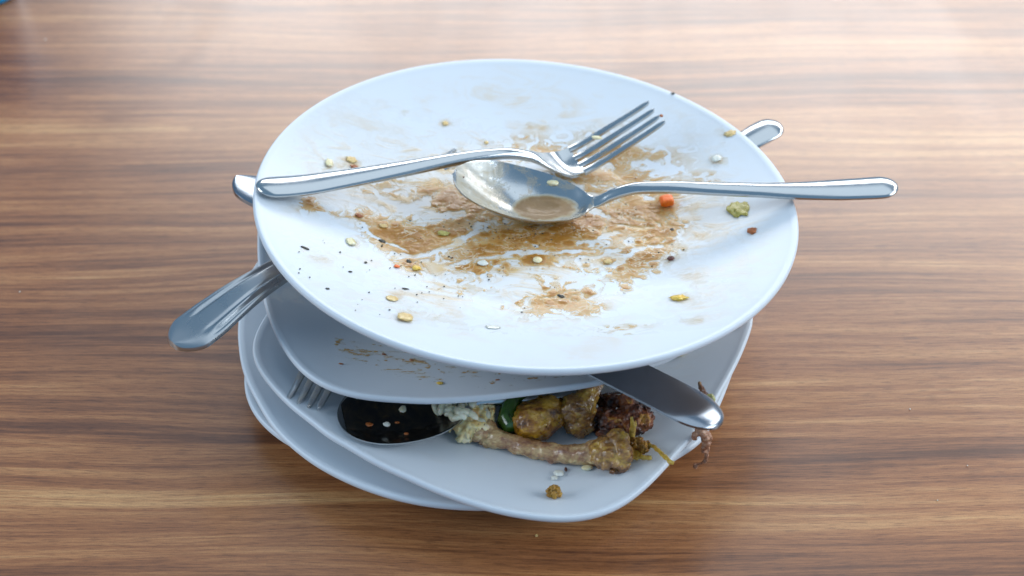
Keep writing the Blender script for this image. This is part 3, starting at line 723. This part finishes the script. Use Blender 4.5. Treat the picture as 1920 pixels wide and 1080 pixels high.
def bone_mat(name, ends, mid):
    t = NT(name); v = t.obj()
    n = t.noise(t.mapping(v, (120, 210, 180), rot=(0, 0, .18)), 1, 7, .72, .15); n2 = t.noise(v, 700, 5, .6); n3 = t.noise(v, 95, 5, .65, .2)
    k = t.ramp(n3, [(.42, (0, 0, 0)), (.56, (1, 1, 1))])
    br = lambda L: [(p, tuple(min(.9, c * 1.45) for c in cc[:3]) + (1,)) for p, cc in L]
    col = t.mix(k, t.ramp(n, br(ends)), t.ramp(n, br(mid)))
    t.set(Base_Color=col, Roughness=.30, Coat_Weight=.8, Coat_Roughness=.10, Subsurface_Weight=.1, Subsurface_Scale=.002)
    t.bump(t.math('ADD', n, t.math('MULTIPLY', n2, .6)), .8, .0008); return t.m
BONE = bone_mat('cooked_bone_shaft', [(.34, srgb(90, 48, 32)), (.48, srgb(140, 100, 68)), (.66, srgb(178, 150, 104))], [(.34, srgb(116, 68, 48)), (.5, srgb(162, 128, 84)), (.68, srgb(202, 184, 138))])
KNOB = bone_mat('bone_knuckle', [(.34, srgb(52, 26, 8)), (.46, srgb(128, 78, 16)), (.58, srgb(176, 126, 26)), (.70, srgb(206, 160, 58))], [(.34, srgb(84, 44, 16)), (.48, srgb(144, 90, 28)), (.60, srgb(172, 130, 36)), (.72, srgb(196, 160, 100))])
GREY = bone_mat('bone_cartilage', [(.34, srgb(50, 26, 12)), (.48, srgb(118, 76, 38)), (.62, srgb(160, 120, 58)), (.74, srgb(200, 160, 96))], [(.34, srgb(74, 42, 20)), (.5, srgb(140, 98, 44)), (.68, srgb(186, 150, 52))])
# front drumstick bone
root = empty('chicken_bone', p3(1040, 860)); tag(root, 'long drumstick bone lying in front on the bone plate', 'bone')
def child(o, root):
    o.parent = root; o.matrix_parent_inverse = Matrix.Translation(-Vector(root.location)); return o
path = [((903,812), .0066), ((925,818), .0062), ((960,831), .0052), ((1000,843), .0052), ((1045,850), .0056), ((1085,853), .0062), ((1120,850), .0078), ((1140,846), .0086)]
child(remeshed('shaft', [('t', [(p3(*p, r=r * .75), r * .79) for p, r in path])], BONE, .0006, noise_amp=.0011, nscale=190), root)
kn = lambda px, py, rx, ry, rz, lift, rot=0: ('s', p3(px, py, lift), (rx, ry, rz), rot)
child(remeshed('knuckle', [kn(1142,850,.0092,.0076,.0074,.0070), kn(1158,834,.0062,.0070,.0068,.0088), kn(1152,864,.0074,.0058,.0054,.0050), kn(1165,848,.0052,.0074,.0072,.0070)], GREY, .0006, noise_amp=.0018, nscale=240), root)
child(remeshed('cartilage', [kn(905,806,.0062,.0066,.0056,.006), kn(918,824,.005,.004,.0032,.003)], BONE, .0006, noise_amp=.0014, nscale=330), root)
# second bone with two knuckles
root = empty('chicken_bone', p3(1040, 790)); tag(root, 'thigh bone with two big yellow knuckles behind the drumstick bone', 'bone')
child(remeshed('knuckle', [kn(1003,789,.0112,.0098,.0092,.0088,.3), kn(1028,776,.0090,.0088,.0090,.0098,.2), kn(985,795,.0070,.0066,.0062,.007)], KNOB, .0006, noise_amp=.0016, nscale=170), root)
child(remeshed('knuckle', [kn(1083,768,.0088,.0078,.0082,.012,-.2), kn(1086,792,.0080,.0070,.0064,.0062), kn(1072,774,.0060,.0070,.006,.010)], GREY, .0006, noise_amp=.0018, nscale=200), root)
child(remeshed('shaft', [('t', [(p3(1086,770,.014), .0065), (p3(1098,748,.016), .0055), (p3(1106,728,.016), .0052), (p3(1112,700,.014), .006)])], GREY, .0006, noise_amp=.001), root)
# charred skin
CHAR = food('charred_skin', [(.36, srgb(36, 14, 8)), (.48, srgb(84, 36, 14)), (.58, srgb(140, 74, 26)), (.70, srgb(214, 164, 66))], 110, .42, .9, .0012, sss=.05, coat=.35)
o = remeshed('charred_skin', [kn(1140,786,.009,.0060,.0040,.006), kn(1163,788,.011,.0060,.0040,.0065), kn(1190,780,.0075,.0105,.0040,.007), kn(1207,782,.0046,.0075,.0034,.0066), ('t', [(p3(1116,748,.008), .0030), (p3(1140,755,.009), .0028), (p3(1160,751,.010), .0032), (p3(1168,747,.011), .002)]), ('t', [(p3(1182,765,.009), .004), (p3(1176,748,.012), .0036), (p3(1170,742,.013), .003)]), ('t', [(p3(1120,792,.004), .003), (p3(1090,810,.004), .002)]), ('t', [(p3(1118,800,.004), .0022), (p3(1135,812,.0035), .0018), (p3(1150,822,.004), .0016)])], CHAR, .0006, noise_amp=.0026, nscale=230, smooth_it=1)
tag(o, 'dark charred piece of chicken skin under the knife blade', 'chicken skin')
# green pepper
GREEN = food('green_pepper', [(.35, srgb(18, 44, 10)), (.65, srgb(64, 104, 30))], 120, .16, .25, sss=.1, coat=.8)
V, Fc = [], []; cl = [(960,806), (951,788), (958,768), (978,753), (1004,744), (1036,737), (1064,730)]; n = len(cl) * 6
cx_ = np.interp(np.linspace(0, len(cl) - 1, n), range(len(cl)), [c[0] for c in cl]); cy_ = np.interp(np.linspace(0, len(cl) - 1, n), range(len(cl)), [c[1] for c in cl])
for i in range(n):
    f = i / (n - 1); wd = .0108 * math.sin(math.pi * min(1, f * .75 + .12)) ** .6
    b = np.array(p3(cx_[i], cy_[i],   .0075 + .003 * f))
    for k in range(12):
        a = 2 * math.pi * k / 12; V.append((b[0] + wd * .55 * math.cos(a), b[1] + wd * .35 * math.cos(a) * .5, b[2] + wd * .72 * math.sin(a)))
for i in range(n - 1):
    for k in range(12): Fc.append((i * 12 + k, i * 12 + (k + 1) % 12, (i + 1) * 12 + (k + 1) % 12, (i + 1) * 12 + k))
Fc.append(tuple(range(11, -1, -1))); Fc.append(tuple(range((n - 1) * 12, n * 12)))
tag(mesh('pepper_slice', V, Fc, GREEN), 'curved dark green pepper slice behind the yellow knuckle', 'pepper')
# rice clump with fatty scrap
RICE = food('cooked_rice', [(.3, srgb(214, 204, 168)), (.7, srgb(244, 238, 216))], 300, .22, .25, sss=.35, coat=.6)
FAT = food('chicken_fat', [(.32, srgb(224, 168, 92)), (.48, srgb(250, 218, 150)), (.66, srgb(252, 240, 206))], 170, .3, .5, .0008, sss=.3, coat=.5)
rroot = empty('rice_clump', p3(870, 790)); tag(rroot, 'clump of cooked rice at the left end of the drumstick bone', 'rice')
gm = blob_mesh(.0030, .00135, .00125, 2, .08, 1.3, 2); gme = bpy.data.meshes.new('rice_grain'); gm.to_mesh(gme); gm.free(); gme.materials.append(RICE)
rs = np.random.RandomState(11)
spots = [(829,752),(840,757),(850,750),(836,768),(846,775),(824,762),(855,765),(862,772),(868,762),(858,780),(850,786),(874,752),(884,758),(880,768),(893,752),(902,760),(870,780),(864,788),(876,775),(888,779),(898,770),(906,752),(860,757),(840,748),(916,765),(912,775),(908,786),(846,764),(834,758),(900,790),(815,765),(870,748),(889,747)]
for i, (a, b) in enumerate(spots):
    g = bpy.data.objects.new('rice_grain', gme); link(g, rroot)
    lift = .0085 + .006 * math.exp(-((a - 868) / 45) ** 2) * rs.rand() + .002 * rs.rand()
    g.location = Vector(p3(a + rs.normal(0, 2), b + rs.normal(0, 2), lift)) - rroot.location
    g.rotation_euler = (rs.uniform(-.6, .6), rs.uniform(-.6, .6), rs.uniform(0, 3.1)); s_ = rs.uniform(1.05, 1.5); g.scale = (s_, s_ * rs.uniform(.9, 1.3), s_ * 1.15)
o = remeshed('chicken_fat', [kn(878,800,.0072,.0060,.0040,.0060), kn(872,816,.0044,.0044,.0028,.0036), ('t', [(p3(870,798,.006), .0032), (p3(852,797,.006), .0022), (p3(840,800,.0055), .0026)]), ('t', [(p3(880,804,.007), .0030), (p3(898,802,.009), .0024), (p3(912,800,.010), .0018)]),
     kn(892,784,.0064,.0060,.0052,.0085), kn(905,770,.0056,.0056,.0050,.0095), kn(884,768,.0056,.005,.0045,.0105), kn(914,782,.0034,.005,.004,.010), kn(843,766,.0056,.0052,.0040,.006), kn(828,758,.004,.004,.003,.0062), kn(860,764,.0050,.0042,.0036,.007)], FAT, .0005, noise_amp=.0017, nscale=360)
tag(o, 'pale yellow lump of chicken fat over the left end of the drumstick', 'chicken fat')
# onion strips by the rim
ON = food('translucent_onion', [(.3, srgb(170, 170, 176)), (.7, srgb(206, 206, 212))], 200, .2, .2, sss=.4)
for k_, (pts_, lb) in enumerate([([(930,745),(936,756),(950,760),(966,756)], 'curled translucent onion strip left of the green pepper'), ([(1040,737),(1056,735),(1072,730)], 'short glassy onion strip right of the green pepper')]):
    tag(remeshed('onion_strip', [('t', [(p3(a, b, .0095), .0018) for a, b in pts_])], ON, .0005, noise_amp=.0003), lb, 'onion')
# brown film with the bowl's dark reflection put into its colour, then bits
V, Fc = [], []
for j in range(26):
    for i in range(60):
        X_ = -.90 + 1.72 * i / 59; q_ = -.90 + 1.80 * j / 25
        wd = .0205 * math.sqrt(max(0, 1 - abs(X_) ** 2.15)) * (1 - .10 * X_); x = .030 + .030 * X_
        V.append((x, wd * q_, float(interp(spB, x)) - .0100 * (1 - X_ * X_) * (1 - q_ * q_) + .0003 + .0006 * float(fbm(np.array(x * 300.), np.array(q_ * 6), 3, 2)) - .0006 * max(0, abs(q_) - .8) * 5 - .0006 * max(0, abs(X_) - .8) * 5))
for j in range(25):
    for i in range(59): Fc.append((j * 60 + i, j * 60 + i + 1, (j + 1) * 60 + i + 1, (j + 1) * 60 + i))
t = NT('broth_dark_reflection'); v = t.obj()
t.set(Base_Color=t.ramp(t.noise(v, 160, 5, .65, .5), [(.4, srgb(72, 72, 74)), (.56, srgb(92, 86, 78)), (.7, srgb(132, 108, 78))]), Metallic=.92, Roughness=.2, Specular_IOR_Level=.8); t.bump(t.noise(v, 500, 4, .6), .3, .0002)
tag(mesh('broth_reflection', V, Fc, t.m, loc=(LB.A[0], LB.A[1], 0), rz=LB.ang), 'brownish film over the lower spoon bowl, its dark reflection put into the colour', 'broth_reflection', kind='stuff')
def spB_pt(px, py, off): return spoon_pt(px, py, LB, spB, .030, .030, .0205, .0100, off)
for (a, b, w1, d1, h1, m_, lb) in [(755,766,15,22,2.4,RICE,'upright rice grain in the middle of the dark spoon'),(724,796,17,13,2.4,WHITE,'white rice grain at the front of the dark spoon'),(690,796,20,11,1.5,RUST,'brown crumb at the left in the dark spoon'),(666,745,15,12,2.6,WHITE,'white rice grain on the upper left edge of the dark spoon'),
        (745,792,10,6,1.0,RUST,'tiny brown crumb right of the white grain in the dark spoon'),(762,813,10,6,.9,RUST,'tiny crumb near the front lip of the dark spoon'),(739,752,14,8,.7,RUST,'faint brown smear spot high in the dark spoon')]:
    bit('rice_grain' if m_ in (RICE, WHITE) else 'crumb', lb, 'rice' if m_ in (RICE, WHITE) else 'crumb', 0, 0, w1, d1 * .7, h1, m_, base=spB_pt(a, b, .0008), amp=.15)
# loose bits on the bone plate
bit('rice_grain', 'two stuck white rice grains below the drumstick bone', 'rice', 1048, 887, 20, 12, 2.8, WHITE, P3, sq=.2)
bit('crumb', 'dark sliver standing beside the stuck rice grains', 'crumb', 1061, 880, 6, 9, 2.0, DRED, P3)
bit('rice_grain', 'small pale rice grain in front of the stuck pair', 'rice', 1039, 896, 12, 9, 2.2, WHITE, P3)
bit('rice_grain', 'clear wet grain right under the drumstick knuckle', 'rice', 1101, 876, 23, 13, 3.0, CREAM, P3, amp=.1)
bit('crumb', 'orange crumb beside the upper right edge of the bone plate', 'crumb', 1385, 610, 9, 7, 2.4, RUST, P3)
bit('crumb', 'orange tan crumb on the bone plate just in front of the round rim', 'crumb', 1274, 663, 24, 10, 2.6, TAN, P3, amp=.35, rz=15)
bit('crumb', 'yellow crumb on the flecked plate near its front rim', 'crumb', 825, 718, 13, 8, 1.2, YELL, P4)
for a, b, lb in [(720,664,'brown fleck crumb at the top of the flecked plate'), (772,675,'larger brown fleck crumb in the middle of the flecked plate'), (640,682,'tiny brown fleck at the left of the flecked plate'),(933,712,'tan fleck crumb near the front rim of the flecked plate')]:
    bit('crumb', lb, 'crumb', a, b, 9, 4, .6, RUST, P4, amp=.35, sub=2)
# fibres
FIB = food('yellow_fibre', [(.3, srgb(176, 128, 26)), (.7, srgb(222, 190, 84))], 500, .4, .5, sss=.2)
BRF = food('brown_fibre', [(.3, srgb(70, 40, 28)), (.55, srgb(120, 78, 54)), (.75, srgb(180, 150, 100))], 350, .45, .8)
PNK = food('pink_fibre', [(.3, srgb(140, 84, 56)), (.7, srgb(204, 160, 130))], 350, .4, .7, sss=.2)
T_ = lambda pts: ('t', [(p3(a, b, l), r) for (a, b, l, r) in pts])
o = remeshed('meat_shreds', [T_([(1184,782,.018,.0005),(1186,800,.012,.0012),(1184,815,.008,.0014),(1188,832,.004,.0016)]), T_([(1192,788,.013,.0004),(1190,803,.010,.0008),(1186,822,.006,.001)]), T_([(1188,830,.003,.0014),(1192,848,.003,.0014),(1204,858,.003,.0012),(1222,858,.003,.0010)]),
     T_([(1182,842,.004,.001),(1186,856,.003,.001),(1196,862,.002,.0008)]), T_([(1208,834,.004,.001),(1225,836,.004,.0009),(1238,848,.005,.001),(1250,860,.007,.0010),(1262,870,.009,.0005)]), T_([(1250,860,.007,.0006),(1255,870,.007,.0004),(1254,878,.006,.0003)]), T_([(1254,862,.008,.0005),(1264,866,.010,.0003)])], FIB, .00038, noise_amp=.0004, nscale=500, smooth_it=1)
tag(o, 'yellow stringy meat shreds right of the drumstick knuckle', 'meat shreds')
o = remeshed('meat_scrap', [kn(1196,836,.0044,.0040,.0034,.004), kn(1206,838,.003,.003,.0028,.004), T_([(1196,834,.006,.0016),(1202,828,.007,.0012),(1212,846,.004,.0012)])], FIBR if False else food('orange_scrap', [(.3, srgb(120, 66, 12)), (.6, srgb(196, 138, 36)), (.8, srgb(224, 180, 90))], 400, .35, .9, .001), .0004, noise_amp=.0018, nscale=420, smooth_it=1)
tag(o, 'orange brown meat scrap inside the yellow shreds', 'meat scrap')
o = remeshed('meat_crumb', [kn(1038,922,.0028,.0026,.0024,.0028), kn(1044,926,.0018,.0016,.0014,.0016), kn(1032,927,.0016,.0014,.0012,.0012), T_([(1037,918,.005,.0013),(1036,910,.007,.0005)])], food('golden_scrap', [(.3, srgb(150, 96, 20)), (.6, srgb(206, 152, 50)), (.8, srgb(232, 204, 120))], 500, .35, .9, .001), .00035, noise_amp=.0016, nscale=600, smooth_it=1)
tag(o, 'small golden crumb alone near the front of the bone plate', 'crumb')
o = remeshed('vein_scrap', [T_([(1272,729,.006,.0012),(1282,734,.006,.0009),(1296,737,.007,.0010),(1308,739,.008,.0014),(1320,741,.008,.0018),(1330,748,.006,.0015)]), T_([(1310,717,.018,.0004),(1314,724,.014,.0011),(1317,733,.011,.0013),(1320,741,.008,.0016)]), T_([(1290,735,.008,.0005),(1291,730,.010,.0003)]), kn(1328,752,.002,.0024,.0018,.005)], BRF, .00038, noise_amp=.0006, nscale=500, smooth_it=1)
tag(o, 'dark twiggy vein scrap behind the tip of the knife', 'meat scrap')
PG = food('pale_green_scrap', [(.3, srgb(160, 156, 90)), (.7, srgb(206, 200, 140))], 400, .35, .4, sss=.2)
o = remeshed('gristle_loop', [T_([(1318,752,.006,.0007),(1320,744,.009,.0008),(1326,744,.009,.0008),(1328,752,.006,.0007)]), T_([(1326,742,.010,.0008),(1334,741,.010,.001),(1338,749,.008,.001),(1336,758,.006,.001)])], PG, .00035, noise_amp=.0003, nscale=500)
tag(o, 'pale green gristle loops at the end of the twiggy scrap', 'meat scrap')
TT = lambda pts: ('t', [(tuple(at(a, b, z)), r) for (a, b, z, r) in pts])
o = remeshed('meat_strip', [TT([(1312,800,.036,.0024),(1320,815,.034,.0022),(1326,822,.030,.0024),(1323,836,.026,.0015),(1321,845,.023,.0012),(1326,854,.020,.0011),(1324,862,.017,.0008),(1314,869,.013,.0006),(1303,874,.010,.0012)]), TT([(1326,818,.031,.0014),(1331,822,.029,.0012),(1329,836,.025,.0007),(1328,850,.021,.0006)]), TT([(1318,838,.026,.0008),(1316,840,.025,.0005)]), TT([(1312,812,.034,.0014),(1302,817,.033,.0016),(1298,816,.033,.001)])], PNK, .0004, noise_amp=.0008, nscale=450, smooth_it=1)
tag(o, 'pinkish strip of skin dangling over the rim below the knife tip', 'meat scrap')

# ------------------------------------------------------------------ table crumbs and the blue cup in the corner
for (a, b, s_, lb) in [(37,547,3.5,'white crumb on the table at the far left'),(1006,1004,6,'pinkish crumb on the table in front of the plates'),(85,74,5,'pale blurred crumb on the table at upper left'),(1706,767,3,'white crumb on the table right of the stack'),(1758,938,2.6,'pale crumb on the table at lower right'),(1814,873,2.6,'tiny white crumb on the table near the right edge')]:
    bit('crumb', lb, 'crumb', 0, 0, s_, s_ * .8, 1.0, WHITE if a != 1006 else TAN, base=at(a, b, .0004), sub=2)
t = NT('blue_plastic'); t.set(Base_Color=srgb(30, 150, 205), Roughness=.3); BL = t.m
c = at(-24, -12, 0.0); V, Fc = [], []; prof = [(.0, .0015), (.0175, .0015), (.0195, .0), (.0213, .0012), (.0216, .004), (.027, .06), (.0285, .075), (.0277, .075), (.0262, .06), (.0206, .005), (0, .004)]
for (r, z) in prof:
    for k in range(48): V.append((r * math.cos(k * math.tau / 48), r * math.sin(k * math.tau / 48), z))
for i in range(len(prof) - 1):
    for k in range(48): Fc.append((i * 48 + k, i * 48 + (k + 1) % 48, (i + 1) * 48 + (k + 1) % 48, (i + 1) * 48 + k))
tag(mesh('cup', V, Fc, BL, loc=c), 'blue plastic cup cut off at the top left corner', 'cup')
